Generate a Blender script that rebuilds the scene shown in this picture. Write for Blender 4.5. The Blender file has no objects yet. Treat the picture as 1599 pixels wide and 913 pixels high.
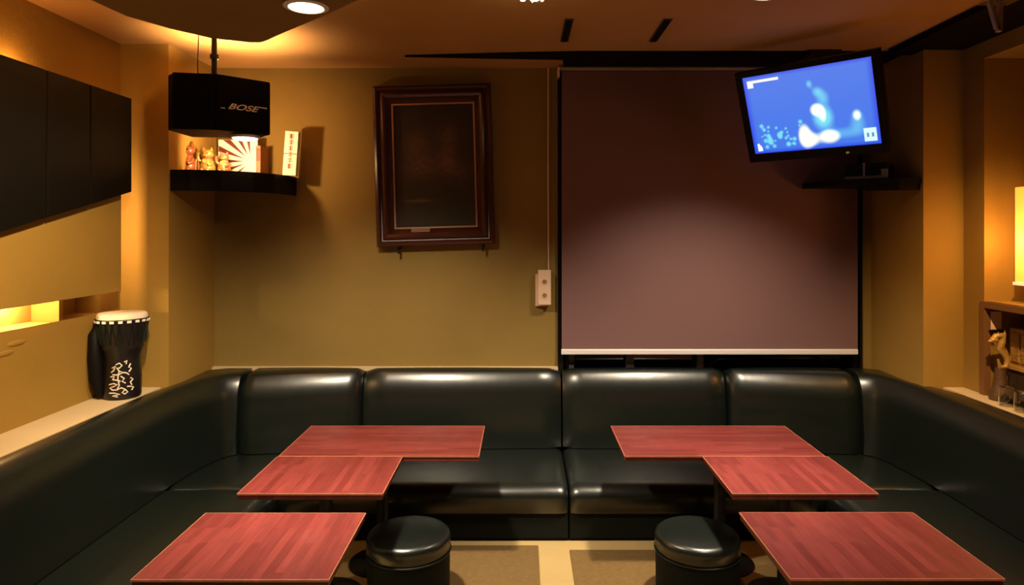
import bpy, bmesh, math, random
from mathutils import Vector, Matrix, Euler
random.seed(7)
PI = math.pi
SC = bpy.context.scene
COL = SC.collection
# Plan unit: 1 unit = 1.25 m.  x to the right, y into the room, h = height above the floor.
S = 1.25
EYE = 1.464                                   # camera height in plan units
def V(x, y, z):                                # z measured from eye level, floor is z = -EYE
    return Vector((x*S, y*S, (z+EYE)*S))

# ------------------------------------------------------------------ camera
cd = bpy.data.cameras.new('camera'); cam = bpy.data.objects.new('camera', cd); COL.objects.link(cam)
cam.location = (0, 0, EYE*S); cam.rotation_euler = (PI/2, 0, 0)
cd.sensor_width = 36; cd.lens = 36*1050/1599
cd.shift_x = -15.5/1599; cd.shift_y = -96.5/1599
cd.clip_start = 0.02
SC.camera = cam

# ------------------------------------------------------------------ world + lights + exposure
SC.view_settings.view_transform = 'Standard'; SC.view_settings.look = 'None'
SC.view_settings.exposure = 0.0; SC.view_settings.gamma = 1.0
try: SC.view_settings.use_curve_mapping = False
except Exception: pass
w = bpy.data.worlds.new('World'); SC.world = w; w.use_nodes = True
w.node_tree.nodes['Background'].inputs[0].default_value = (1.0, .7, .4, 1)
w.node_tree.nodes['Background'].inputs[1].default_value = 0.0

def spot(name, p, power, col, size=150, blend=.4, r=.04, target=None):
    l = bpy.data.lights.new(name, 'SPOT'); l.energy = power; l.color = col
    l.spot_size = math.radians(size); l.spot_blend = blend; l.shadow_soft_size = r
    o = bpy.data.objects.new(name, l); COL.objects.link(o); o.location = p
    if target is not None:
        o.rotation_euler = (target-p).to_track_quat('-Z', 'Y').to_euler()
    return o
def point(name, p, power, col, r=.03):
    l = bpy.data.lights.new(name, 'POINT'); l.energy = power; l.color = col; l.shadow_soft_size = r
    o = bpy.data.objects.new(name, l); COL.objects.link(o); o.location = p; return o
def area(name, p, tgt, power, col, sx, sy):
    l = bpy.data.lights.new(name, 'AREA'); l.energy = power; l.color = col
    l.shape = 'RECTANGLE'; l.size = sx*S; l.size_y = sy*S
    o = bpy.data.objects.new(name, l); COL.objects.link(o); o.location = p
    o.rotation_euler = (tgt-p).to_track_quat('-Z', 'Y').to_euler(); return o
WARM = (1.0, .83, .60); AMBER = (1.0, .47, .13)
ZC = .93                                       # ceiling height above the eye, plan units
spot('downlight_and_fill_beam', V(-.738, 2.300, .755), 720, WARM, 97, 1.0, .10, V(-.70, 3.10, -1.2))
spot('downlight_and_fill_beam', V(.96, 2.62, .915), 700, WARM, 88, 1.0, .10, V(.92, 3.28, -1.2))
spot('downlight_and_fill_beam', V(-.80, 1.45, .755), 200, WARM, 84, 1.0, .05)  # unseen lamp above the view, no fixture, left side
spot('downlight_and_fill_beam', V(.96, 1.45, .915), 260, WARM, 80, 1.0, .05)  # its unseen counterpart on the right side
spot('downlight_and_fill_beam', V(-.90, 1.70, .755), 400, (1, .72, .38), 74, 1.0, .05, V(-2.0, 2.55, -.35))  # unseen washer added to brighten the left wall
spot('downlight_and_fill_beam', V(1.45, 1.9, .915), 300, (1, .58, .20), 56, 1.0, .05, V(2.30, 3.08, -.62))  # unseen washer added to brighten the right niche
point('pendant_bulb', V(.03, 2.53, .88), 3, (1, .6, .28), .04)
# warm strips hidden behind the wall panel and its slot
point('panel_strip_light', V(-1.955, 2.60, .60), 6, AMBER, .03)
point('panel_strip_light', V(-2.07, 2.74, -.28), 14, (1, .66, .32), .02)
area('panel_strip_light', V(-1.94, 3.04, .04), V(-1.82, 3.35, .02), 6.5, (1, .58, .25), .06, .4)
# spot lamp over the corner shelf, and an added fill lamp brightening the ceiling above the loudspeaker
spot('shelf_lamp_glow', V(-1.50, 3.40, .432), 27, (1, .58, .25), 160, .6, .025, V(-1.55, 3.85, .42))
spot('added_ceiling_fill', V(-1.40, 3.20, .725), 62, (1, .62, .30), 148, .5, .03, V(-1.38, 3.22, 1.5))

# ------------------------------------------------------------------ helpers
def new_mat(name): 
    m = bpy.data.materials.new(name); m.use_nodes = True
    nt = m.node_tree; b = nt.nodes['Principled BSDF']; return m, nt, b
def N(nt, t, **kw):
    n = nt.nodes.new(t)
    for k, v in kw.items():
        if k in n.inputs: n.inputs[k].default_value = v
        else: setattr(n, k, v)
    return n
def mat(name, col, rough=.5, metal=0, bump=0, bscale=60, var=0, vscale=8, spec=.5, coat=0, emit=None, es=0):
    m, nt, b = new_mat(name)
    b.inputs['Base Color'].default_value = (*col, 1); b.inputs['Roughness'].default_value = rough
    b.inputs['Metallic'].default_value = metal; b.inputs['Specular IOR Level'].default_value = spec
    b.inputs['Coat Weight'].default_value = coat
    tc = N(nt, 'ShaderNodeTexCoord')
    if var:
        n = N(nt, 'ShaderNodeTexNoise', Scale=vscale, Detail=6.0)
        nt.links.new(tc.outputs['Object'], n.inputs['Vector'])
        mx = N(nt, 'ShaderNodeMix', data_type='RGBA')
        mx.inputs['A'].default_value = (*[c*(1-var) for c in col], 1)
        mx.inputs['B'].default_value = (*[min(1, c*(1+var)) for c in col], 1)
        nt.links.new(n.outputs['Fac'], mx.inputs['Factor']); nt.links.new(mx.outputs['Result'], b.inputs['Base Color'])
    if bump:
        n2 = N(nt, 'ShaderNodeTexNoise', Scale=bscale, Detail=5.0)
        nt.links.new(tc.outputs['Object'], n2.inputs['Vector'])
        bp = N(nt, 'ShaderNodeBump', Strength=bump, Distance=.01)
        nt.links.new(n2.outputs['Fac'], bp.inputs['Height']); nt.links.new(bp.outputs['Normal'], b.inputs['Normal'])
    if emit:
        b.inputs['Emission Color'].default_value = (*emit, 1); b.inputs['Emission Strength'].default_value = es
    return m

class B:
    """collects geometry in plan coordinates (z from eye level)"""
    def __init__(s, local=False): s.bm = bmesh.new(); s.local = local
    def P(s, p): return Vector(p) if s.local else V(*p)
    def box(s, x0, x1, y0, y1, z0, z1, bev=0, seg=2, rot=None, piv=None):
        t = bmesh.new(); bmesh.ops.create_cube(t, size=1)
        a, b = s.P((min(x0, x1), min(y0, y1), min(z0, z1))), s.P((max(x0, x1), max(y0, y1), max(z0, z1)))
        c = (a+b)/2; d = b-a
        for v in t.verts: v.co = Vector((v.co.x*d.x, v.co.y*d.y, v.co.z*d.z))+c
        if bev: bmesh.ops.bevel(t, geom=t.edges[:], offset=bev*(1 if s.local else S), segments=seg, affect='EDGES', profile=.5)
        if rot is not None:
            pv = s.P(piv) if piv is not None else c
            bmesh.ops.rotate(t, verts=t.verts, cent=pv, matrix=rot)
        s.merge(t); return s
    def merge(s, t):
        me = bpy.data.meshes.new('tmp'); t.to_mesh(me); t.free(); s.bm.from_mesh(me); bpy.data.meshes.remove(me)
    def tube(s, pts, r, seg=10, cap=True):
        k = 1 if s.local else S
        P = [s.P(p) for p in pts]; n = len(P)
        rr = r if isinstance(r, (list, tuple)) else [r]*n
        rings = []; prev = None
        for i in range(n):
            d = (P[min(i+1, n-1)]-P[max(i-1, 0)]).normalized()
            if prev is None:
                up = Vector((0, 0, 1)) if abs(d.z) < .9 else Vector((1, 0, 0)); u = d.cross(up).normalized()
            else:
                u = (prev-d*prev.dot(d)).normalized()
            prev = u; w_ = d.cross(u)
            rings.append([s.bm.verts.new(P[i]+(u*math.cos(2*PI*j/seg)+w_*math.sin(2*PI*j/seg))*rr[i]*k) for j in range(seg)])
        for i in range(n-1):
            for j in range(seg):
                s.bm.faces.new((rings[i][j], rings[i][(j+1) % seg], rings[i+1][(j+1) % seg], rings[i+1][j]))
        if cap:
            s.bm.faces.new(rings[0][::-1]); s.bm.faces.new(rings[-1])
        return s
    def lathe(s, cx, cy, prof, seg=40, squash=1, loop=False):
        k = 1 if s.local else S
        c0 = s.P((cx, cy, prof[0][1]))
        rings = []
        for r, z in prof:
            c = s.P((cx, cy, z))
            if r < 1e-6: rings.append([s.bm.verts.new(c)])
            else: rings.append([s.bm.verts.new(c+Vector((math.cos(2*PI*j/seg)*r*k, math.sin(2*PI*j/seg)*r*k*squash, 0))) for j in range(seg)])
        for a, b in zip(rings, rings[1:]):
            for j in range(seg):
                j2 = (j+1) % seg
                if len(a) == 1 and len(b) == 1: continue
                if len(a) == 1: s.bm.faces.new((a[0], b[j2], b[j]))
                elif len(b) == 1: s.bm.faces.new((a[j], a[j2], b[0]))
                else: s.bm.faces.new((a[j], a[j2], b[j2], b[j]))
        if loop:
            a, b = rings[-1], rings[0]
            for j in range(seg): s.bm.faces.new((a[j], a[(j+1) % seg], b[(j+1) % seg], b[j]))
            return s
        if len(rings[0]) > 1: s.bm.faces.new(rings[0][::-1])
        if len(rings[-1]) > 1: s.bm.faces.new(rings[-1])
        return s
    def prism(s, pts, z0, z1, bev=0):
        t = bmesh.new()
        a = [t.verts.new(s.P((x, y, z0))) for x, y in pts]; b = [t.verts.new(s.P((x, y, z1))) for x, y in pts]
        t.faces.new(a[::-1]); t.faces.new(b); n = len(pts)
        for i in range(n): t.faces.new((a[i], a[(i+1) % n], b[(i+1) % n], b[i]))
        bmesh.ops.recalc_face_normals(t, faces=t.faces)
        if bev: bmesh.ops.bevel(t, geom=t.edges[:], offset=bev*(1 if s.local else S), segments=2, affect='EDGES')
        s.merge(t); return s
    def slab(s, pts, off):
        """closed plate: polygon pts (plan coords) pushed along the vector off"""
        t = bmesh.new(); o = Vector(off)*(1 if s.local else S)
        a = [t.verts.new(s.P(p)) for p in pts]; b = [t.verts.new(s.P(p)+o) for p in pts]
        t.faces.new(a[::-1]); t.faces.new(b); n = len(pts)
        for i in range(n): t.faces.new((a[i], a[(i+1) % n], b[(i+1) % n], b[i]))
        bmesh.ops.recalc_face_normals(t, faces=t.faces); s.merge(t); return s
    def ball(s, c, r, sc=(1, 1, 1), seg=20):
        t = bmesh.new(); bmesh.ops.create_uvsphere(t, u_segments=seg, v_segments=seg//2+2, radius=r*(1 if s.local else S))
        for v in t.verts: v.co = Vector((v.co.x*sc[0], v.co.y*sc[1], v.co.z*sc[2]))+s.P(c)
        s.merge(t); return s
    def cone(s, c, r0, r1, h):
        return s.lathe(c[0], c[1], [(r0, c[2]), (r1, c[2]+h)], 16)

WORLD = {}
def obj(name, b, m, parent=None, smooth=None, bev=0):
    bm = b.bm; bmesh.ops.recalc_face_normals(bm, faces=bm.faces)
    if parent is not None: org = WORLD[parent.as_pointer()]
    else:
        xs = [v.co.x for v in bm.verts]; ys = [v.co.y for v in bm.verts]; zs = [v.co.z for v in bm.verts]
        org = Vector(((min(xs)+max(xs))/2, (min(ys)+max(ys))/2, min(zs)))
    for v in bm.verts: v.co -= org
    me = bpy.data.meshes.new(name); bm.to_mesh(me); bm.free()
    me.materials.append(m)
    if smooth:
        for p in me.polygons: p.use_smooth = True
        try: me.set_sharp_from_angle(angle=math.radians(smooth if smooth is not True else 40))
        except Exception: pass
    o = bpy.data.objects.new(name, me); COL.objects.link(o)
    if bev:
        md = o.modifiers.new('bevel', 'BEVEL'); md.width = bev; md.segments = 2; md.limit_method = 'ANGLE'
    if parent is not None: o.parent = parent
    else: o.location = org
    WORLD[o.as_pointer()] = org.copy()
    return o
def tag(o, label, cat, group=None):
    o['label'] = label; o['category'] = cat
    if group: o['group'] = group
    return o
def struct(name, b, m, **kw):
    o = obj(name, b, m, **kw); o['kind'] = 'structure'; return o
def thing(name, label, cat, p, group=None):
    o = bpy.data.objects.new(name, None); COL.objects.link(o); o.location = p; o.empty_display_size = .1
    WORLD[o.as_pointer()] = Vector(p); return tag(o, label, cat, group)
def dup(root, loc, rotz, label):
    r = root.copy(); COL.objects.link(r); r.location = loc; r.rotation_euler = (0, 0, rotz); r['label'] = label
    for ch in list(root.children):
        c = ch.copy(); COL.objects.link(c); c.parent = r
        for g in list(ch.children):
            d = g.copy(); COL.objects.link(d); d.parent = c
    return r

# ------------------------------------------------------------------ materials
def plaster(name, col, bump=.25):
    m, nt, b = new_mat(name); tc = N(nt, 'ShaderNodeTexCoord')
    n = N(nt, 'ShaderNodeTexNoise', Scale=2.2, Detail=5.0); nt.links.new(tc.outputs['Object'], n.inputs['Vector'])
    mx = N(nt, 'ShaderNodeMix', data_type='RGBA')
    mx.inputs['A'].default_value = (*[c*.85 for c in col], 1); mx.inputs['B'].default_value = (*[c*1.15 for c in col], 1)
    nt.links.new(n.outputs['Fac'], mx.inputs['Factor']); nt.links.new(mx.outputs['Result'], b.inputs['Base Color'])
    n2 = N(nt, 'ShaderNodeTexNoise', Scale=70.0, Detail=4.0); nt.links.new(tc.outputs['Object'], n2.inputs['Vector'])
    bp = N(nt, 'ShaderNodeBump', Strength=bump, Distance=.006); nt.links.new(n2.outputs['Fac'], bp.inputs['Height'])
    nt.links.new(bp.outputs['Normal'], b.inputs['Normal']); b.inputs['Roughness'].default_value = .85
    b.inputs['Specular IOR Level'].default_value = .2
    return m
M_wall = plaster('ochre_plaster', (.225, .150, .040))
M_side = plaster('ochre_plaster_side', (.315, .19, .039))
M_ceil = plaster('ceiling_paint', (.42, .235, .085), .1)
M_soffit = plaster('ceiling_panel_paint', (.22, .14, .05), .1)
M_sill = plaster('cream_ledge_paint', (.52, .40, .24), .1)
M_floor = plaster('pale_floor', (.44, .31, .13), .1)
M_mat = mat('brown_carpet_tile', (.18, .105, .030), .95, bump=.6, bscale=350, var=.25, vscale=40)
M_black = mat('black_paint', (.004, .0035, .0035), .6, spec=.15)
M_blackm = mat('black_metal', (.010, .010, .010), .5, .2)
M_blackwood = mat('black_stained_wood', (.004, .0035, .003), .5, var=.3, spec=.15)
M_grille = mat('black_speaker_grille', (.003, .003, .0035), .9, bump=.5, bscale=400, spec=.1)
M_dark = mat('dark_paint_and_shadow', (.006, .0035, .0025), .9, spec=.1)
M_chrome = mat('chrome', (.75, .72, .68), .2, 1)
M_alu = mat('pale_aluminium', (.80, .76, .74), .4, .2)
M_cream = mat('cream_plastic', (.72, .52, .36), .45)
M_slot = mat('socket_slot', (.25, .15, .07), .6)
M_glass_dark = mat('night_glass', (.005, .005, .006), .08)
M_bulb = mat('bulb_glow', (1, 1, 1), .5, emit=(1, .80, .55), es=9)
M_gold = mat('gold_lacquer', (.55, .33, .10), .35, .25, bump=.3, bscale=120, var=.4, vscale=60)
M_red = mat('red_lacquer', (.45, .05, .02), .4)
M_white = mat('white_board', (.80, .74, .66), .6)
M_bench = mat('matt_black_leatherette', (.006, .008, .006), .7, spec=.15, bump=.2, bscale=200)
M_seam = mat('black_piping', (.010, .016, .012), .35)

def leather():
    m, nt, b = new_mat('bottle_green_leather'); tc = N(nt, 'ShaderNodeTexCoord')
    b.inputs['Base Color'].default_value = (.0020, .0052, .0036, 1); b.inputs['Specular IOR Level'].default_value = .8; b.inputs['Coat Weight'].default_value = .45; b.inputs['Coat Roughness'].default_value = .40
    b.inputs['Roughness'].default_value = .36
    vo = N(nt, 'ShaderNodeTexVoronoi', Scale=220.0); nt.links.new(tc.outputs['Object'], vo.inputs['Vector'])
    n = N(nt, 'ShaderNodeTexNoise', Scale=6.0, Detail=3.0); nt.links.new(tc.outputs['Object'], n.inputs['Vector'])
    b1 = N(nt, 'ShaderNodeBump', Strength=.05, Distance=.002); nt.links.new(vo.outputs['Distance'], b1.inputs['Height'])
    b2 = N(nt, 'ShaderNodeBump', Strength=.10, Distance=.02); nt.links.new(n.outputs['Fac'], b2.inputs['Height'])
    nt.links.new(b1.outputs['Normal'], b2.inputs['Normal']); nt.links.new(b2.outputs['Normal'], b.inputs['Normal'])
    n3 = N(nt, 'ShaderNodeTexNoise', Scale=25.0, Detail=4.0); nt.links.new(tc.outputs['Object'], n3.inputs['Vector'])
    mr = N(nt, 'ShaderNodeMapRange'); mr.inputs['To Min'].default_value = .27; mr.inputs['To Max'].default_value = .35
    nt.links.new(n3.outputs['Fac'], mr.inputs['Value']); nt.links.new(mr.outputs['Result'], b.inputs['Roughness'])
    return m
M_leather = leather()

def wood_red(along='X'):
    m, nt, b = new_mat('red_stained_butcher_block_'+along.lower()); tc = N(nt, 'ShaderNodeTexCoord')
    mp = N(nt, 'ShaderNodeMapping')
    if along == 'Y': mp.inputs['Rotation'].default_value = (0, 0, PI/2)
    nt.links.new(tc.outputs['Object'], mp.inputs['Vector'])
    br = N(nt, 'ShaderNodeTexBrick'); br.offset = .37; br.inputs['Scale'].default_value = 1.0
    br.inputs['Brick Width'].default_value = .36; br.inputs['Row Height'].default_value = .034
    br.inputs['Mortar Size'].default_value = .0006; br.inputs['Mortar Smooth'].default_value = 1
    br.inputs['Color1'].default_value = (.145, .019, .017, 1); br.inputs['Color2'].default_value = (.215, .035, .031, 1)
    br.inputs['Mortar'].default_value = (.10, .010, .008, 1); br.inputs['Bias'].default_value = -.1
    nt.links.new(mp.outputs['Vector'], br.inputs['Vector'])
    mp2 = N(nt, 'ShaderNodeMapping'); mp2.inputs['Scale'].default_value = (3, 60, 3)
    nt.links.new(mp.outputs['Vector'], mp2.inputs['Vector'])
    n = N(nt, 'ShaderNodeTexNoise', Scale=1.5, Detail=8.0, Roughness=.65); nt.links.new(mp2.outputs['Vector'], n.inputs['Vector'])
    mr = N(nt, 'ShaderNodeMapRange'); mr.inputs['From Min'].default_value = .3; mr.inputs['From Max'].default_value = .7
    mr.inputs['To Min'].default_value = .78; mr.inputs['To Max'].default_value = 1.2
    nt.links.new(n.outputs['Fac'], mr.inputs['Value'])
    mx = N(nt, 'ShaderNodeVectorMath', operation='SCALE')
    nt.links.new(br.outputs['Color'], mx.inputs[0]); nt.links.new(mr.outputs['Result'], mx.inputs['Scale'])
    nt.links.new(mx.outputs[0], b.inputs['Base Color'])
    n2 = N(nt, 'ShaderNodeTexNoise', Scale=14.0, Detail=6.0); nt.links.new(tc.outputs['Object'], n2.inputs['Vector'])
    r2 = N(nt, 'ShaderNodeMapRange'); r2.inputs['To Min'].default_value = .32; r2.inputs['To Max'].default_value = .52
    nt.links.new(n2.outputs['Fac'], r2.inputs['Value']); nt.links.new(r2.outputs['Result'], b.inputs['Roughness'])
    bp = N(nt, 'ShaderNodeBump', Strength=.15, Distance=.002); nt.links.new(n.outputs['Fac'], bp.inputs['Height'])
    nt.links.new(bp.outputs['Normal'], b.inputs['Normal'])
    return m
M_woodx = wood_red('X'); M_woody = wood_red('Y')
M_woodedge = mat('worn_table_edge', (.40, .14, .08), .45, var=.4, vscale=30)
def frame_wood():
    m, nt, b = new_mat('mahogany_frame'); tc = N(nt, 'ShaderNodeTexCoord')
    n = N(nt, 'ShaderNodeTexNoise', Scale=30.0, Detail=6.0); nt.links.new(tc.outputs['Object'], n.inputs['Vector'])
    cr = N(nt, 'ShaderNodeValToRGB'); cr.color_ramp.elements[0].color = (.025, .006, .003, 1); cr.color_ramp.elements[1].color = (.08, .02, .010, 1)
    nt.links.new(n.outputs['Fac'], cr.inputs['Fac']); nt.links.new(cr.outputs['Color'], b.inputs['Base Color'])
    b.inputs['Roughness'].default_value = .3; return m
M_frame = frame_wood()
def blind_mat():
    m, nt, b = new_mat('mauve_brown_blind_fabric'); tc = N(nt, 'ShaderNodeTexCoord')
    n = N(nt, 'ShaderNodeTexNoise', Scale=300.0, Detail=3.0); nt.links.new(tc.outputs['Object'], n.inputs['Vector'])
    mx = N(nt, 'ShaderNodeMix', data_type='RGBA'); mx.inputs['A'].default_value = (.115, .060, .060, 1); mx.inputs['B'].default_value = (.23, .128, .122, 1)
    nt.links.new(n.outputs['Fac'], mx.inputs['Factor']); nt.links.new(mx.outputs['Result'], b.inputs['Base Color'])
    b.inputs['Roughness'].default_value = .8; b.inputs['Specular IOR Level'].default_value = .2; return m
M_blind = blind_mat()
def glass():
    m, nt, b = new_mat('clear_glass'); b.inputs['Base Color'].default_value = (.95, .97, .95, 1)
    b.inputs['Transmission Weight'].default_value = 1; b.inputs['Roughness'].default_value = .04; b.inputs['IOR'].default_value = 1.45; return m
M_glass = glass()
def vcol_mat(name, emit=0, rough=.5):
    m, nt, b = new_mat(name); a = N(nt, 'ShaderNodeVertexColor'); a.layer_name = 'Col'
    if emit:
        b.inputs['Base Color'].default_value = (0, 0, 0, 1)
        nt.links.new(a.outputs['Color'], b.inputs['Emission Color']); b.inputs['Emission Strength'].default_value = emit
    else: nt.links.new(a.outputs['Color'], b.inputs['Base Color'])
    b.inputs['Roughness'].default_value = rough; return m

# ------------------------------------------------------------------ the room
XL, XR, YB, YN = -2.0, 2.2, 3.85, -1.6          # side walls, back wall, wall behind the camera
YP = 3.35                                       # front of the two corner pilasters
XPL, XPR = -1.76, 2.0                           # inner side of the pilasters
FZ = -EYE
struct('floor', B().box(-2.6, 2.8, YN-.1, YB+.3, FZ-.1, FZ), M_floor)
struct('ceiling', B().box(-2.6, 2.8, YN-.1, YB+.3, ZC, ZC+.1), M_ceil)
wx0, wx1, wz0, wz1 = .235, 1.925, -.84, .86    # window opening
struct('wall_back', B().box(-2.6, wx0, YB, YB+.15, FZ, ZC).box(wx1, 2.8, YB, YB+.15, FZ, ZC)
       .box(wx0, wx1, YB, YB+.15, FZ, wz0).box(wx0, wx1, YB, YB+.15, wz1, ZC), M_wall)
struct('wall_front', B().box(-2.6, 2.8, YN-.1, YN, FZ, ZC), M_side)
# left wall: lower part stands proud as a ledge, a slot runs above it behind the panel
struct('wall_left', B().box(-2.35, XL, YN, YP, FZ, -.39).box(-2.35, XL, YN, YP, -.22, ZC)
       .box(-2.35, -2.12, YN, YP, -.389, -.221).box(-2.12, XL, 3.19, YP, -.39, -.22).box(-2.12, -2.0, 2.905, 2.93, -.39, -.22)
       , M_side)
struct('trim_1', B().box(-2.35, XPL, YP, YB, FZ, ZC), M_side)
# right wall with a tall upper opening and a low niche at ledge height
zo1, zo0, zn1, zn0 = .82, -.335, -.365, -.78
b = B().box(2.42, 2.6, YN, YP, FZ, ZC).box(XR, 2.42, 3.2, YP, FZ, ZC)
b.box(XR, 2.42, YN, 3.2, zo1, ZC).box(XR, 2.42, YN, 3.2, zn1, zo0).box(XR, 2.42, YN, 3.2, FZ, zn0)
b.box(XR, 2.42, YN, 1.4, zn0, zo1)
struct('wall_right', b, M_side)
struct('trim_2', B().box(XPR, 2.6, YP, YB, FZ, ZC), M_side)
# frame round the niche
struct('trim_3', B().box(XR-.012, XR+.02, 3.185, 3.215, zn0, zn1+.03).box(XR-.012, XR+.02, 1.4, 3.185, zn1, zn1+.03), mat('brown_niche_trim', (.20, .09, .03), .6), )
# ledges behind the bench
struct('trim_4', B().box(XL-.0, -1.80, YN, YP, -.80, -.78), M_sill)
struct('trim_5', B().box(2.10, 2.42, YN, 3.2, -.80, -.78).box(2.10, 2.2, 3.2, YP, -.80, -.78), M_sill)
struct('trim_6', B().box(XPL, wx0-.03, YB-.035, YB, -.795, -.775), M_sill)
# dark dropped strip along the right side of the ceiling and thin dark sheet standing in for the blind roller's shadow
struct('trim_7', B().box(1.88, 2.2, YN, YP+.1, ZC-.03, ZC), M_dark)
struct('roller_shadow_sheet', B().slab([(-.62, 3.56, ZC-.012), (.0, 3.50, ZC-.012), (.3, 3.48, ZC-.012), (1.99, 3.48, ZC-.012), (1.99, 3.848, ZC-.012), (.24, 3.848, ZC-.012), (.22, 3.62, ZC-.012), (-.1, 3.60, ZC-.012)], (0, 0, .012)), M_dark)

# window behind the blind
wf = B().box(wx0, wx0+.03, 3.86, 3.92, wz0, wz1).box(wx1-.03, wx1, 3.86, 3.92, wz0, wz1).box(wx0, wx1, 3.86, 3.92, wz0, wz0+.02).box(wx0, wx1, 3.86, 3.92, wz1-.03, wz1)
win = struct('window_1', wf, M_black)
obj('mullion', B().box(.60, .645, 3.87, 3.91, wz0, wz1), mat('grey_window_post', (.10, .10, .08), .5), win)
obj('mullion', B().box(1.01, 1.045, 3.87, 3.91, wz0, wz1), bpy.data.materials['grey_window_post'], win)
obj('mullion', B().box(.27, .30, 3.87, 3.91, wz0, wz1), bpy.data.materials['grey_window_post'], win)
obj('pane', B().box(wx0, wx1, 3.93, 3.94, wz0, wz1), M_glass_dark, win)
struct('trim_9', B().box(wx0-.03, wx0+.0, YB-.02, YB+.01, wz0-.0, .9).box(wx1, wx1+.015, YB-.02, YB+.01, wz0, .9), M_black)

# ------------------------------------------------------------------ roller blind
bl = thing('roller_blind', 'mauve brown roller blind drawn down over the window beside the television', 'blind', V(1.08, 3.80, -.68))
obj('fabric', B().box(.225, 1.895, 3.795, 3.799, -.672, .90), M_blind, bl)
obj('bottom_bar', B().box(.222, 1.895, 3.787, 3.807, -.698, -.668, .004), M_alu, bl)
obj('head_rail', B().tube([(.205, 3.78, .912), (1.90, 3.78, .912)], .012), mat('pale_rail', (.30, .22, .17), .4), bl)
obj('bracket', B().box(.200, .212, 3.765, 3.85, .865, .915), M_cream, bl)

# ------------------------------------------------------------------ dropped ceiling panel with downlight
edge = [(-.588, 2.42), (-.783, 2.615), (-1.0, 2.82), (-1.12, 2.94), (-1.153, 2.965), (-1.20, 2.965), (-1.34, 2.90), (-1.45, 2.758), (-1.53, 2.60), (-1.55, 2.42), (-1.55, 1.4), (-1.3, 1.1), (-.3, 1.1), (.1, 1.35), (.1, 1.73)]
edge = [(x*.928, y*.928) for x, y in edge]
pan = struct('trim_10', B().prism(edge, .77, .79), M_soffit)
lip = B()  # added rim, shields the back wall from the light strip
for (a, c), (d, e) in zip(edge, edge[1:]+edge[:1]):
    L = math.hypot(d-a, e-c); nx, ny = (e-c)/L, -(d-a)/L
    lip.slab([(a, c, .79), (d, e, .79), (d, e, .818), (a, c, .818)], (nx*.006, ny*.006, 0))
struct('added_shield_rim', lip, M_soffit)
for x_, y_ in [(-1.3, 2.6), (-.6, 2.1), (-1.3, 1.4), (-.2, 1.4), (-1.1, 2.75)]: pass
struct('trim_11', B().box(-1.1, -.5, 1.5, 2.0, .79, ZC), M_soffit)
def inset(pts, k):
    cx, cy = -.75, 1.9
    return [(cx+(x-cx)*k, cy+(y-cy)*k) for x, y in pts]
strip = inset(edge, .90)
ep = [(x, y, .7985) for x, y in strip[1:11]]
tag(obj('light_strip', B().tube(ep, .007, 8), mat('amber_strip_glow', (1, .6, .3), .5, emit=(1, .58, .25), es=25)), 'warm glowing light strip lying on top of the dropped ceiling panel', 'light strip')
def downlight(p, label, z):
    t = thing('downlight', label, 'ceiling light', V(p[0], p[1], z), 'round recessed downlights')
    obj('trim_ring', B().lathe(p[0], p[1], [(.074, z), (.076, z-.006), (.060, z-.010), (.056, z-.004), (.056, z)], 36), M_alu, t, smooth=True)
    obj('bulb', B().lathe(p[0], p[1], [(.055, z-.003), (.045, z-.008), (.02, z-.010), (0, z-.011)], 32), M_bulb, t, smooth=True)
    return t
downlight((-.738, 2.300), 'bright round downlight set in the dropped ceiling panel at the left', .77)
downlight((.96, 2.63), 'dim round downlight in the ceiling above the right tables', ZC)

# ceiling slots
for x_, lb in ((.208, 'left of the two dark narrow air slots in the ceiling before the blind'), (.642, 'right of the two dark narrow air slots in the ceiling before the blind')):
    t = thing('ceiling_vent', lb, 'vent', V(x_, 3.12, ZC), 'narrow ceiling slots')
    obj('frame', B().box(x_-.020, x_+.020, 2.95, 3.30, ZC-.004, ZC+.0), mat('vent_frame', (.07, .04, .02), .7), t)
    obj('slot', B().box(x_-.013, x_+.013, 2.96, 3.29, ZC-.008, ZC-.0035), M_black, t)

# crystal pendant
pd = thing('crystal_ceiling_lamp', 'small crystal ceiling lamp with sparkling glass drops at the top edge', 'ceiling light', V(.05, 2.53, .87))
obj('canopy', B().lathe(.05, 2.53, [(.08, ZC), (.075, .90), (.02, .895)], 28), M_chrome, pd, smooth=True)
cb = B(); 
for k in range(14):
    a = 2*PI*k/14; r_ = .075 if k % 2 else .045
    obj('crystal_drop', B().lathe(.05+r_*math.cos(a), 2.53+r_*math.sin(a), [(0, .872+.01*(k%2)), (.010, .885), (0, .90)], 6), M_bulb if k % 3 else M_glass, pd)
obj('bulb', B().ball((.05, 2.53, .885), .022), M_bulb, pd, smooth=True)

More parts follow.
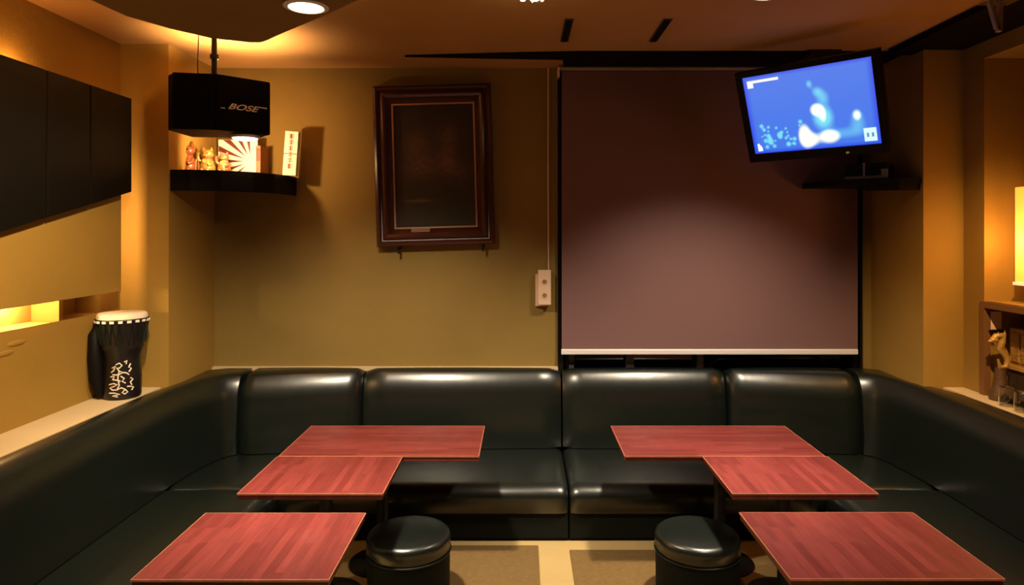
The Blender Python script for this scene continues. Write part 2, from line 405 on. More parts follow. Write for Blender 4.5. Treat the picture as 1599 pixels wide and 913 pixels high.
# ------------------------------------------------------------------ banquette
ZS, ZT = -1.20, -.775      # seat top and backrest top (from the eye), floor is -1.464
def loft(stations, closed=False, prof=None):
    """stations: list of profile point lists [(x,y,z)...]"""
    b = B(); rings = [[b.bm.verts.new(V(*p)) for p in st] for st in stations]
    n = len(rings[0])
    for a, c in zip(rings, rings[1:]):
        for j in range(n): b.bm.faces.new((a[j], a[(j+1) % n], c[(j+1) % n], c[j]))
    b.bm.faces.new(rings[0][::-1]); b.bm.faces.new(rings[-1]); return b
def arc(c, r, a0, a1, n): return [(c[0]+r*math.cos(a0+(a1-a0)*i/n), c[1]+r*math.sin(a0+(a1-a0)*i/n)) for i in range(n+1)]
def back_profile(th, h, r=.05, lean=.012):
    # (t, z): t from 0 = front foot towards the wall
    p = [(0, ZS+.004), (-.004, ZS+.10), (lean*.35, h-.12)]
    ra, rb = min(.095, th-.022-lean), .15
    p[2] = (lean*.6, h-rb-.03)
    p += [(lean+ra+ra*math.cos(a), h-rb+rb*math.sin(a)) for a in [PI-i*(PI/2)/12 for i in range(13)]]
    p += [(th-.02, h), (th-.006, h-.006), (th, h-.02), (th, ZS+.004)]
    return p
def cushion_back(x0, x1, yf, yb, name, parent, dl=0, dr_=0):
    st = []; n = 16
    for i in range(n+1):
        u = i/n; x = x0+(x1-x0)*u
        e = min(u, 1-u)*(x1-x0)                  # distance to nearer end
        k = 0 if e > .045 else (1-math.sqrt(max(0, 1-(1-e/.045)**2)))
        puff = .012*math.sin(PI*u); sh_ = dl*(1-u)+dr_*u
        prof = back_profile(yb-yf+sh_, ZT)
        ring = []
        for t, z in prof:
            ring.append((x, yf-sh_+(t-puff*(1 if z > ZS else 0)*(1 if t < .08 else 0)) + (.03*k if t < .1 else 0), z-(.022*k if z > ZS+.05 else 0)+(.004*math.sin(PI*u) if z > ZT-.03 else 0)))
        st.append(ring)
    return obj(name, loft(st), M_leather, parent, smooth=50)
def nonlin(x0, x1, n, edge_w=.05):
    xs = [x0, x0+.003, x0+.012, x0+.03, x0+edge_w] + [x0+edge_w+(x1-x0-2*edge_w)*i/n for i in range(1, n)] + [x1-edge_w, x1-.03, x1-.012, x1-.003, x1]
    return xs
def cushion_seat(x0, x1, yf, yb, parent, name='seat_cushion'):
    st = []
    for x in nonlin(x0, x1, 10):
        e = min(x-x0, x1-x); k = 0 if e > .05 else (1-math.sqrt(max(0, 1-(1-e/.05)**2)))
        r = .080; zt = ZS-.022*k; yff = yf+.018*k
        ring = [(x, yff+.01, ZS-.13)] + [(x, yff, ZS-.10)]
        ring += [(x, yff+r-r*math.cos(a), zt-.06+.06*math.sin(a)) for a in [i*(PI/2)/7 for i in range(8)]]
        ring += [(x, (yf+yb)/2, zt+.010*(1-k)), (x, yb, zt), (x, yb, ZS-.13)]
        st.append(ring)
    return obj(name, loft(st), M_leather, parent, smooth=50)

YF = 3.15
def rear_bench(x0, x1, splits, label):
    t = thing('banquette_sofa', label, 'sofa', V((x0+x1)/2, 3.5, FZ), 'green leather banquette units')
    obj('base', B().box(x0+.003, x1-.003, YF+.02, YB-.005, FZ+.012, ZS-.13, .006), M_bench, t)
    obj('plinth', B().box(x0+.003, x1-.003, YF+.03, YB-.02, FZ, FZ+.012), M_black, t)
    cushion_seat(x0+.003, x1-.003, YF, 3.71, t)
    for a, c, dl, dr_ in splits: cushion_back(a, c, 3.70, YB-.036, 'back_cushion', t, dl, dr_)
    return t
XM = .222
rear_bench(-1.15, XM, [(-1.525, -.887, .11, .0), (-.883, XM-.005, 0, 0)], 'green leather banquette unit under the framed picture, left half of the back row')
rear_bench(XM, 1.43, [(XM+.005, 1.133, 0, 0), (1.143, 1.825, 0, .11)], 'green leather banquette unit under the roller blind, right half of the back row')

def wing(side, label):
    # side -1 left, +1 right
    t = thing('banquette_sofa', label, 'sofa', V(side*1.45, 2.0, FZ), 'green leather banquette units')
    if side < 0:
        xin = [(-1.65, -.6), (-1.65, 2.0), (-1.65, 3.0), (-1.648, 3.15), (-1.64, 3.25), (-1.63, 3.35), (-1.61, 3.45), (-1.585, 3.53), (-1.56, 3.57), (-1.5275, 3.592)]
        xout = [(-1.80, -.6), (-1.80, 2.0), (-1.80, 3.0), (-1.80, 3.18), (-1.785, 3.30), (-1.757, 3.45), (-1.757, 3.60), (-1.757, 3.76), (-1.66, 3.812), (-1.5275, 3.813)]
        xs0, xs1 = -1.66, -1.15; xc = -1.52
    else:
        xin = [(1.93, -.6), (1.93, 2.0), (1.93, 3.0), (1.925, 3.15), (1.918, 3.25), (1.91, 3.35), (1.90, 3.45), (1.88, 3.53), (1.86, 3.57), (1.8275, 3.592)]
        xout = [(2.10, -.6), (2.10, 2.0), (2.10, 3.0), (2.10, 3.18), (2.06, 3.33), (1.998, 3.45), (1.998, 3.60), (1.998, 3.76), (1.93, 3.812), (1.8275, 3.813)]
        xs0, xs1 = 1.43, 1.94; xc = 1.82
    st = []
    for (a, c), (d, e) in zip(xin, xout):
        L = math.hypot(d-a, e-c); pr = back_profile(L, ZT)
        st.append([(a+(d-a)*tt/L, c+(e-c)*tt/L, z) for tt, z in pr])
    obj('backrest', loft(st), M_leather, t, smooth=50)
    # side seat
    sts = []; edge_x, inner_x = (xs1, xs0) if side < 0 else (xs0, xs1)
    for y in [-.6, -.55, 2.0, 2.6, 3.0, 3.10, 3.14, 3.147]:
        k = max(0, (y-3.10)/.047); zt = ZS-.018*k*k
        r = .055; s_ = 1 if side < 0 else -1
        ring = [(edge_x-s_*.01, y, ZS-.13), (edge_x, y, ZS-.10)]
        ring += [(edge_x-s_*(r-r*math.cos(a)), y, zt-.06+.06*math.sin(a)) for a in [i*(PI/2)/7 for i in range(8)]]
        ring += [((edge_x+inner_x)/2, y, zt+.006), (inner_x, y, zt), (inner_x, y, ZS-.13)]
        sts.append(ring)
    obj('seat_cushion', loft(sts), M_leather, t, smooth=50)
    # corner seat
    cx0, cx1 = (xs0, xs1-.003) if side < 0 else (xs0+.003, xs1)
    sts = []
    for y in [3.153, 3.156, 3.17, 3.20, 3.3, 3.5, 3.693]:
        k = max(0, (3.19-y)/.04); zt = ZS-.02*k*k
        sts.append([(cx0, y, ZS-.13), (cx1, y, ZS-.13), (cx1, y, zt-.004), (cx1-.01, y, zt), (cx0+.01, y, zt), (cx0, y, zt-.004)])
    obj('corner_seat', loft(sts), M_leather, t, smooth=50)
    lo, hi = (-1.66, -1.17) if side < 0 else (1.45, 1.94)
    obj('base', B().box(lo, hi, -.58, 3.69, FZ, ZS-.13), M_bench, t)
    return t
wing(-1, 'green leather banquette wing running along the left wall with rounded corner')
wing(1, 'green leather banquette wing running along the right wall with rounded corner')

# ------------------------------------------------------------------ carpet tiles on the floor
for x0, x1, y1, lb in ((-.62, .075, 3.118, 'brown carpet tile mat on the floor before the left half of the back bench'), (.218, .92, 3.074, 'brown carpet tile mat on the floor before the right half of the back bench')):
    tag(obj('floor_mat', B().box(x0, x1, 2.0, y1, FZ, FZ+.006), M_mat), lb, 'mat', 'brown floor mats')

# ------------------------------------------------------------------ tables
TZ = -.97                                           # table top height from the eye
def make_table(w_, d_, wood, label, cx=0, cy=0):
    """built standing at the origin, metres"""
    t = thing('cafe_table', label, 'table', Vector((0, 0, 0)), 'red wood pedestal tables')
    W2, D2 = w_*S/2, d_*S/2; top = (TZ+EYE)*S
    obj('tabletop', B(True).box(-W2+.004, W2-.004, -D2+.004, D2-.004, top-.030, top, .0025, 2), wood, t)
    e = B(True); q = .0042
    for a in ((-W2, W2, -D2, -D2+q), (-W2, W2, D2-q, D2), (-W2, -W2+q, -D2+q, D2-q), (W2-q, W2, -D2+q, D2-q)):
        e.box(a[0], a[1], a[2], a[3], top-.007, top+.0004)
    obj('edge_band', e, M_woodedge, t)
    obj('column', B(True).tube([(cx, cy, .02), (cx, cy, top-.05)], .032, 20), M_blackm, t, smooth=True)
    obj('top_bracket', B(True).box(-W2*.6, W2*.6, cy-.025, cy+.025, top-.052, top-.033).box(cx-.025, cx+.025, -D2*.8, D2*.6, top-.052, top-.033), M_blackm, t)
    obj('base_plate', B(True).lathe(cx, cy, [(.18, 0), (.18, .010), (.15, .018), (.05, .026), (.035, .05)], 36), M_blackm, t, smooth=30)
    return t
tA = make_table(.864, .45, M_woodx, 'red wood table nearest the back bench on the left, wide one of the L', 0, -.185)
tA.location = V(-.616, 3.119, -EYE)
tB = make_table(.54, .412, M_woody, 'red wood table joined to the front of the wide left table, above the left stool')
tB.location = V(-.782, 2.686, -EYE)
tC = dup(tA, V(.874, 3.119, -EYE), 0, 'red wood table nearest the back bench on the right, wide one of the L')
tD = dup(tB, V(1.046, 2.686, -EYE), 0, 'red wood table joined to the front of the wide right table, beside the right stool')
tE = make_table(.553, .445, M_woody, 'red wood table standing alone at the front left of the room')
tE.location = V(-.812, 2.09, -EYE)
tF = dup(tE, V(1.047, 2.095, -EYE), 0, 'red wood table standing alone at the front right of the room')
tF.scale.x = 1.085

# ------------------------------------------------------------------ stools
def make_stool(label):
    t = thing('round_stool', label, 'stool', Vector((0, 0, 0)), 'round green leather stools')
    h = (-1.20+EYE)*S; R = .166*S
    obj('cushion', B(True).lathe(0, 0, [(R-.006, h-.085), (R, h-.078), (R+.001, h-.03), (R-.004, h-.014), (R-.014, h-.004), (R-.03, h), (R*.5, h+.005), (0, h+.006)], 56), M_leather, t, smooth=60)
    obj('piping', B(True).tube([(math.cos(a)*(R+.001), math.sin(a)*(R+.001), h-.088) for a in [2*PI*i/48 for i in range(49)]], .004, 8, False), M_seam, t, smooth=True)
    obj('body', B(True).lathe(0, 0, [(R-.012, .02), (R-.004, .04), (R-.003, h-.092)], 56), M_bench, t, smooth=40)
    obj('foot_ring', B(True).lathe(0, 0, [(R-.02, 0), (R-.018, .02)], 40), M_black, t)
    return t
s1 = make_stool('round green leather stool at the corner of the left joined tables')
s1.location = V(-.452, 2.687, -EYE)
s2 = dup(s1, V(.70, 2.687, -EYE), 0, 'round green leather stool at the corner of the right joined tables')

# ------------------------------------------------------------------ left wall panel, black boards
PX = -1.90
wp = thing('wall_panel', 'ochre boxed wall panel hung on the left wall with light leaking round it', 'wall panel', V(PX, 2.6, -.29))
obj('panel_board', B().box(PX-.02, PX, 1.0, 3.19, -.288, .50, .003), M_side, wp)
obj('spacer', B().box(XL, PX-.02, 2.915, 2.925, -.22, .44), M_dark, wp)
obj('spacer', B().box(XL, PX-.02, 1.8, 1.82, -.22, .44), M_dark, wp)
def zb(y): return .171-(3.15-y)*.235
ys = [3.215, 2.906, 2.639, 2.30]
names = ['black slant-bottomed board nearest the corner on the left wall panel', 'middle black slant-bottomed board on the left wall panel', 'black slant-bottomed board nearest the camera on the left wall panel']
for i in range(3):
    y1, y0 = ys[i]-.004, ys[i+1]+.004
    if i == 2: y0 = 2.2
    x_ = PX+.001; 
    tag(obj('black_board', B().slab([(x_, y0, zb(y0)), (x_, y1, zb(y1)), (x_, y1, .63), (x_, y0, .63)], (.035, 0, 0)), M_blackwood, bev=.002), names[i], 'board', 'black boards on the left wall')

# ------------------------------------------------------------------ corner shelf left
ZSH = .305
sh = thing('corner_shelf', 'black corner shelf with deep rounded front holding the cat figurines', 'shelf', V(-1.6, 3.7, ZSH-.11))
cv = [(-1.757, 3.36)]+[(-1.757+.10+.36*math.sin(a), 3.50-.14*math.cos(a)+.0) for a in [i*(PI/2)/8 for i in range(0, 7)]]
cv = [(-1.757, 3.36), (-1.66, 3.36), (-1.52, 3.40), (-1.40, 3.50), (-1.33, 3.62), (-1.30, 3.74), (-1.29, 3.847), (-1.757, 3.847)]
obj('shelf_board', B().prism(cv, ZSH-.025, ZSH), M_blackwood, sh)
fr = B()
for (a, c), (d, e) in zip(cv[:6], cv[1:7]):
    L = math.hypot(d-a, e-c); nx, ny = (e-c)/L, -(d-a)/L
    fr.slab([(a, c, ZSH-.105), (d, e, ZSH-.105), (d, e, ZSH-.026), (a, c, ZSH-.026)], (-nx*.012, -ny*.012, 0))
obj('fascia', fr, M_blackwood, sh)

# loudspeaker
sp = thing('loudspeaker', 'black loudspeaker with two angled grilles hung over the corner shelf', 'speaker', V(-1.40, 3.1, .447))
foot = [(-1.548, 2.97), (-1.366, 3.0), (-1.192, 3.17), (-1.30, 3.29), (-1.60, 3.24), (-1.60, 3.02)]
obj('cabinet', B().prism([(x*.995-.004, y+.012) for x, y in foot], .452, .702, .004), M_black, sp)
def grille(a, c, name):
    d = Vector((c[0]-a[0], c[1]-a[1])); L = d.length; d /= L; n = Vector((d.y, -d.x))
    bb = B().slab([(a[0]+d.x*.004, a[1]+d.y*.004, .455), (c[0]-d.x*.004, c[1]-d.y*.004, .455), (c[0]-d.x*.004, c[1]-d.y*.004, .700), (a[0]+d.x*.004, a[1]+d.y*.004, .700)], (-n.x*.010, -n.y*.010, 0))
    return obj(name, bb, M_grille, sp, bev=.003)
grille(foot[0], foot[1], 'grille'); g2 = grille(foot[1], foot[2], 'grille')
# lettering on the right grille
def text_obj(s, size, extr, matw, name, m, parent, shear=0, align='CENTER'):
    cu = bpy.data.curves.new('tx', 'FONT'); cu.body = s; cu.size = size; cu.extrude = extr; cu.shear = shear
    cu.align_x = align; cu.align_y = 'CENTER'; cu.offset = size*.012
    o = bpy.data.objects.new('tx', cu); COL.objects.link(o); bpy.context.view_layer.update()
    me = bpy.data.meshes.new_from_object(o.evaluated_get(bpy.context.evaluated_depsgraph_get()))
    COL.objects.unlink(o); bpy.data.objects.remove(o)
    bm = bmesh.new(); bm.from_mesh(me); bmesh.ops.transform(bm, matrix=matw, verts=bm.verts)
    b_ = B(); b_.bm.free(); b_.bm = bm; return obj(name, b_, m, parent)
d = Vector((foot[2][0]-foot[1][0], foot[2][1]-foot[1][1], 0)).normalized(); up = Vector((0, 0, 1)); nn = d.cross(up)
p0 = V(foot[1][0]+d.x*.117, foot[1][1]+d.y*.117, .562)+nn*.002
MW = Matrix(((d.x*1.55, up.x, nn.x, p0.x), (d.y*1.55, up.y, nn.y, p0.y), (d.z, up.z, nn.z, p0.z), (0, 0, 0, 1)))
M_logo = mat('silver_lettering', (.95, .86, .76), .4, 0)
logo = text_obj('BOSE', .046, .001, MW, 'lettering', M_logo, g2, shear=.45)
lg = B(); 
def gp(u, z): return (foot[1][0]+d.x*u+nn.x*.0015, foot[1][1]+d.y*u+nn.y*.0015, z)
lg.slab([gp(.020, .549), gp(.040, .549), gp(.040, .553), gp(.020, .553)], (nn.x*.001, nn.y*.001, 0))
obj('logo_line', lg, M_logo, g2); lg = B()
lg.slab([gp(.185, .573), gp(.232, .571), gp(.232, .577), gp(.185, .575)], (nn.x*.001, nn.y*.001, 0))
obj('logo_line', lg, M_logo, g2)
obj('hanger_pole', B().tube([(-1.40, 3.06, .70), (-1.40, 3.06, ZC-.01)], .012, 14).tube([(-1.40, 3.06, .78), (-1.40, 3.06, .80)], .019, 14), M_blackm, sp, smooth=True)
obj('ceiling_plate', B().box(-1.46, -1.34, 3.00, 3.12, ZC-.012, ZC, .003), M_blackm, sp)
tag(obj('speaker_cable', B().tube([(-1.50, 3.12, ZC), (-1.502, 3.12, .85), (-1.505, 3.12, .76), (-1.50, 3.12, .70)], .0022, 6), M_black), 'thin dark cable dropping from the ceiling to the loudspeaker', 'cable')
up_ = thing('added_fill_lamp', 'small black added fill lamp lying on top of the hanging loudspeaker', 'lamp', V(-1.43, 3.17, .702))  # added lamp, put here to light the ceiling
obj('housing', B().lathe(-1.43, 3.17, [(.034, .7025), (.036, .716), (.030, .718), (.028, .710), (0, .710)], 28), M_blackm, up_, smooth=40)  # body of the added fill lamp
obj('lens', B().lathe(-1.43, 3.17, [(.027, .711), (.02, .714), (0, .715)], 24), M_bulb, up_)
lampo = thing('puck_lamp', 'bright round lamp under the loudspeaker lighting the corner shelf', 'lamp', V(-1.305, 3.17, .43))
obj('housing', B().lathe(-1.305, 3.17, [(.055, .4515), (.062, .447), (.062, .437), (.055, .434)], 32), M_alu, lampo, smooth=40)
obj('diffuser', B().lathe(-1.305, 3.17, [(.056, .434), (.05, .428), (.02, .424), (0, .423)], 32), mat('puck_glow', (1, 1, 1), .5, emit=(1, .86, .68), es=6), lampo, smooth=40)

# lucky cats
def cat(px, y, h, mbody, label, red):
    x = (px-815)/1050*y; z = ZSH
    t = thing('lucky_cat_figurine', label, 'figurine', V(x, y, z), 'cat figurines on the corner shelf')
    bd = B().lathe(x, y, [(.22*h, z), (.27*h, z+.06*h), (.28*h, z+.2*h), (.24*h, z+.38*h), (.17*h, z+.50*h), (.12*h, z+.55*h)], 24)
    bd.ball((x-.10*h, y-.20*h, z+.09*h), .085*h, (1, 1.3, 1)).ball((x+.10*h, y-.20*h, z+.09*h), .085*h, (1, 1.3, 1))
    obj('body', bd, mbody, t, smooth=60)
    hd = B().ball((x, y-.02*h, z+.68*h), .20*h, (1.12, .95, .92)).ball((x, y-.20*h, z+.63*h), .07*h, (1.3, .6, .8))
    obj('head', hd, mbody, t, smooth=60)
    for s_ in (-1, 1):
        obj('ear', B().lathe(x+s_*.14*h, y, [(.075*h, z+.80*h), (.045*h, z+.90*h), (0, z+.99*h)], 10), mbody, t, smooth=60)
        obj('eye', B().ball((x+s_*.075*h, y-.195*h, z+.71*h), .022*h), M_black, t)
    obj('raised_paw', B().tube([(x-.20*h, y-.06*h, z+.38*h), (x-.30*h, y-.10*h, z+.50*h), (x-.30*h, y-.12*h, z+.66*h), (x-.27*h, y-.14*h, z+.74*h)], [.07*h, .065*h, .06*h, .07*h], 12), mbody, t, smooth=60)
    obj('paw', B().tube([(x+.18*h, y-.06*h, z+.40*h), (x+.20*h, y-.18*h, z+.30*h), (x+.12*h, y-.25*h, z+.27*h)], [.07*h, .06*h, .06*h], 12), mbody, t, smooth=60)
    obj('collar', B().tube([(x+math.cos(a)*.155*h, y+math.sin(a)*.145*h, z+.52*h) for a in [2*PI*i/20 for i in range(21)]], .022*h, 8, False), red, t, smooth=60)
    obj('coin', B().tube([(x, y-.25*h, z+.42*h), (x, y-.265*h, z+.42*h)], .07*h, 16), M_gold, t)
    return t
M_cat1 = mat('red_brown_glaze', (.22, .07, .03), .35, .2, var=.5, vscale=40)
M_cat2 = mat('dull_gold_glaze', (.32, .19, .05), .35, .4, var=.5, vscale=40)
M_cat3 = mat('copper_glaze', (.30, .10, .035), .35, .3, var=.5, vscale=40)
cat(293, 3.56, .172, M_cat1, 'tall red-brown lucky cat figurine, leftmost of the three on the corner shelf', M_red)
cat(324, 3.57, .146, M_cat2, 'dull gold lucky cat figurine standing between the other two cats', M_red)
cat(350, 3.56, .118, M_cat3, 'smallest lucky cat figurine, copper brown, before the sunray card', M_gold)
# sunray card: white board with dark red rays
def bp_(px, py, y): return ((px-815)/1050*y, y, (360-py)/1050*y)
cy = 3.74
cx0, cx1 = bp_(341, 0, cy)[0], bp_(402, 0, cy)[0]; cz0, cz1 = ZSH, (360-218)/1050*cy
card = thing('sunray_card', 'square white card with dark sunrays fanning out on the corner shelf', 'card', V((cx0+cx1)/2, cy, cz0))
obj('board', B().box(cx0, cx1, cy, cy+.012, cz0, cz1), M_white, card)
rays = B(); ox, oz = bp_(392, 250, cy)[0], (360-252)/1050*cy
for k in range(7):
    a = math.radians(97+k*20.5); da = math.radians(4.6)
    def hit(t_):
        c, s_ = math.cos(t_), math.sin(t_); L = 9
        if c < 0: L = min(L, (cx0-ox)/c)
        if c > 0: L = min(L, (cx1-ox)/c)
        if s_ > 0: L = min(L, (cz1-oz)/s_)
        if s_ < 0: L = min(L, (cz0-oz)/s_)
        return (ox+c*L*.99, cy-.001, oz+s_*L*.99)
    r0 = .035
    rays.slab([(ox+r0*math.cos(a), cy-.001, oz+r0*math.sin(a)), hit(a-da), hit(a+da)], (0, .001, 0))
obj('rays', rays, mat('dark_red_print', (.10, .012, .010), .6), card)
px0, px1 = bp_(404, 0, 3.76)[0], bp_(411, 0, 3.76)[0]
bk = thing('upright_book', 'narrow orange-brown book standing between the sunray card and the shelf end', 'book', V((px0+px1)/2, 3.76, ZSH))
obj('cover', B().box(px0, px1, 3.72, 3.84, ZSH, ZSH+.165, .001), mat('brown_cover', (.35, .12, .04), .5), bk)
obj('spine_band', B().box(px0+.003, px1-.003, 3.718, 3.72, ZSH+.08, ZSH+.15), mat('dark_band', (.10, .02, .01), .5), bk)
# white sign with red writing at the end of the shelf
sg = thing('upright_sign', 'tall narrow white sign with red vertical writing at the right shelf end', 'sign', V(-1.30, 3.74, ZSH))
sx0, sx1 = bp_(443, 0, 3.72)[0], bp_(464, 0, 3.72)[0]
lean = Matrix.Rotation(math.radians(4), 3, 'Y')
obj('box', B().box(sx0, sx1, 3.72, 3.76, ZSH, ZSH+.245, .002, rot=lean), M_white, sg)
kb = B(); random.seed(3); xm = (sx0+sx1)/2
for k in range(6):
    zc = ZSH+.225-k*.033; w_ = .011
    for q in range(3): kb.box(xm-w_, xm+w_, 3.7175, 3.7195, zc-q*.009, zc-q*.009+.003, rot=None)
    kb.box(xm-.002+random.uniform(-.006, .006), xm+.002, 3.7175, 3.7195, zc-.022, zc+.005)
kb.box(sx0, sx1, 3.7175, 3.7195, ZSH+.118, ZSH+.122)
bmesh.ops.rotate(kb.bm, verts=kb.bm.verts, cent=V(xm, 3.68, ZSH+.1225), matrix=lean)
obj('writing', kb, mat('red_ink', (.42, .06, .02), .5), sg)
# small glass vial standing at shelf front
tag(obj('glass_vial', B().lathe(-1.66, 3.44, [(.010, ZSH), (.011, ZSH+.01), (.008, ZSH+.05), (.009, ZSH+.06)], 20), M_glass, smooth=40), 'small clear glass vial at the front edge of the corner shelf', 'vial')

# ------------------------------------------------------------------ framed picture (hangs slightly turned)
fc = V((676-815)/1050*3.81, 3.80, 0); 
ang = Matrix.Rotation(math.radians(-1.6), 3, 'Y')
fx0, fx1 = (586-815)/1050*3.81, (770-815)/1050*3.81; fz0, fz1 = (360-383)/1050*3.81, (360-133)/1050*3.81
piv = V((fx0+fx1)/2, 3.8, (fz0+fz1)/2)
pf = thing('framed_picture', 'dark painting in a deep mahogany frame with gilt inner line on back wall', 'picture', V((fx0+fx1)/2, 3.85, fz0))
def ring_prof(prof, x0, x1, z0, z1):
    """prof: list of (inset, y) going from outer edge inwards"""
    b_ = B(); loops = []
    for i, y in prof:
        loops.append([b_.bm.verts.new(V(*p)) for p in ((x0+i, y, z0+i), (x1-i, y, z0+i), (x1-i, y, z1-i), (x0+i, y, z1-i))])
    for a, c in zip(loops, loops[1:]):
        for j in range(4): b_.bm.faces.new((a[j], a[(j+1) % 4], c[(j+1) % 4], c[j]))
    bmesh.ops.rotate(b_.bm, verts=b_.bm.verts, cent=piv, matrix=ang)
    return b_
obj('frame_moulding', ring_prof([(0, 3.845), (0, 3.79), (.006, 3.775), (.018, 3.770), (.026, 3.778), (.030, 3.79), (.036, 3.792), (.044, 3.782), (.056, 3.778), (.068, 3.786), (.074, 3.80), (.10, 3.825), (.10, 3.84), (0, 3.845)], fx0, fx1, fz0, fz1), M_frame, pf, smooth=30)
obj('gilt_line', ring_prof([(.098, 3.826), (.098, 3.818), (.107, 3.818), (.107, 3.828)], fx0, fx1, fz0, fz1), mat('dull_gilt', (.55, .33, .20), .35, .6), pf)
def grid(name, x0, x1, z0, z1, nx, nz, fn, m, parent, place):
    bm = bmesh.new(); vs = [[bm.verts.new(place(x0+(x1-x0)*i/nx, z0+(z1-z0)*j/nz)) for i in range(nx+1)] for j in range(nz+1)]
    for j in range(nz):
        for i in range(nx): bm.faces.new((vs[j][i], vs[j][i+1], vs[j+1][i+1], vs[j+1][i]))
    b_ = B(); b_.bm.free(); b_.bm = bm; o = obj(name, b_, m, parent)
    at = o.data.color_attributes.new('Col', 'FLOAT_COLOR', 'POINT'); k = 0
    for j in range(nz+1):
        for i in range(nx+1):
            at.data[k].color = (*fn(i/nx, j/nz), 1); k += 1
    return o
def art(u, v):
    def g(cu, cv, su, sv): return math.exp(-((u-cu)/su)**2-((v-cv)/sv)**2)
    a = .55*g(.3, .68, .14, .10)+.5*g(.68, .74, .12, .09)+.8*g(.66, .55, .10, .10)+.6*g(.35, .50, .22, .10)+.4*g(.8, .45, .14, .08)+.9*g(.3, .22, .16, .012)
    n = .5+.5*math.sin(17*u+9*math.sin(13*v))*math.sin(23*v+5*math.sin(11*u))
    a *= (.6+.6*n); gk = g(.6, .15, .5, .14)
    return (.020+.11*a, .010+.055*a+.012*gk, .007+.045*a+.004*gk)
def place_art(x, z):
    p = V(x, 3.829, z); return ang @ (p-piv) + piv
obj_art = grid('painting', fx0+.10, fx1-.10, fz0+.10, fz1-.10, 60, 90, art, vcol_mat('dark_painting', rough=.7), pf, place_art)
npb = B().box(fx0+.195, fx0+.30, 3.776, 3.782, fz0+.078, fz0+.098); bmesh.ops.rotate(npb.bm, verts=npb.bm.verts, cent=piv, matrix=ang)
npb.bm.transform(Matrix.Translation(Vector((0, .03, 0))))
obj('name_plate', npb, mat('brass_plate', (.30, .15, .07), .4, .5), pf)
for px_, py_ in ((624, 392), (755, 388)):
    x_ = (px_-815)/1050*3.82; z_ = (360-py_)/1050*3.82
    tag(obj('picture_peg', B().box(x_-.006, x_+.006, 3.79, 3.85, z_+.012, z_+.022).box(x_-.006, x_+.006, 3.79, 3.80, z_-.014, z_+.02), M_blackwood),
        'small dark peg under the %s corner of the framed picture' % ('left' if px_ < 700 else 'right'), 'peg', 'pegs under the picture')

# ------------------------------------------------------------------ socket box and cable
sb = thing('socket_box', 'cream double socket box on the back wall beside the blind', 'socket', V(.128, 3.83, -.42))
k_ = 3.82/1050
obj('housing', B().box((840-815)*k_, (860-815)*k_, 3.785, 3.825, (360-475)*k_, (360-421)*k_, .004), M_cream, sb)
obj('back_plate', B().box((836-815)*k_, (857-815)*k_, 3.825, 3.85, (360-478)*k_, (360-428)*k_, .002), M_cream, sb)
for py_ in (439, 460):
    xx, zz = (850-815)*k_, (360-py_)*k_
    s_ = obj('socket', B().tube([(xx, 3.786, zz), (xx, 3.782, zz)], .020, 24), M_cream, sb)
    obj('socket_hole', B().tube([(xx, 3.783, zz), (xx, 3.7805, zz)], .013, 20), M_slot, s_)
tag(obj('wall_cable', B().tube([(.150, 3.843, ZC), (.150, 3.843, .3), (.152, 3.843, -.224)], .0045, 8), M_cream), 'thin cream cable running up the wall from the socket box', 'cable')

# ------------------------------------------------------------------ television
tc_ = Vector((1.490, 3.491, .632))*.945; Rm = (Matrix.Rotation(-.786, 3, 'Z') @ Matrix.Rotation(.374, 3, 'X'))
tv = thing('television', 'wall television glowing blue, tilted down over the blind\'s corner', 'television', V(*tc_))
def tvbox(x0, x1, y0, y1, z0, z1, bev=0):
    b_ = B(True).box(x0*S, x1*S, y0*S, y1*S, z0*S, z1*S, bev*S)
    c = V(*tc_)
    for v in b_.bm.verts: v.co = Rm @ v.co + c
    return b_
HW, HH = .655*.945/2, .429*.945/2
bz = B(True)
for a in ((-HW-.035, HW+.035, HH, HH+.030), (-HW-.035, HW+.035, -HH-.045, -HH), (-HW-.035, -HW, -HH, HH), (HW, HW+.035, -HH, HH)):
    bz.box(a[0]*S, a[1]*S, -.012*S, .03*S, a[2]*S, a[3]*S, .003)
for v in bz.bm.verts: v.co = Rm @ v.co + V(*tc_)
M_tv = mat('glossy_black_plastic', (.003, .003, .0035), .3, spec=.15)
obj('bezel', bz, M_tv, tv)
obj('rear_housing', tvbox(-HW+.03, HW-.03, .03, .085, -HH+.02, HH-.02, .01), M_black, tv)
obj('wall_arm', B().tube([tuple(tc_+Vector((Rm@Vector((0, .08, .0))))), (1.56, 3.52, .70), (1.56, 3.52, ZC)], .022, 12), M_blackm, tv)
obj('ceiling_plate', B().box(1.48, 1.64, 3.45, 3.60, ZC-.025, ZC-.0), M_blackm, tv)
random.seed(11)
sparks = [(random.uniform(.08, .42), random.uniform(.06, .36), random.uniform(.008, .02)) for _ in range(34)]
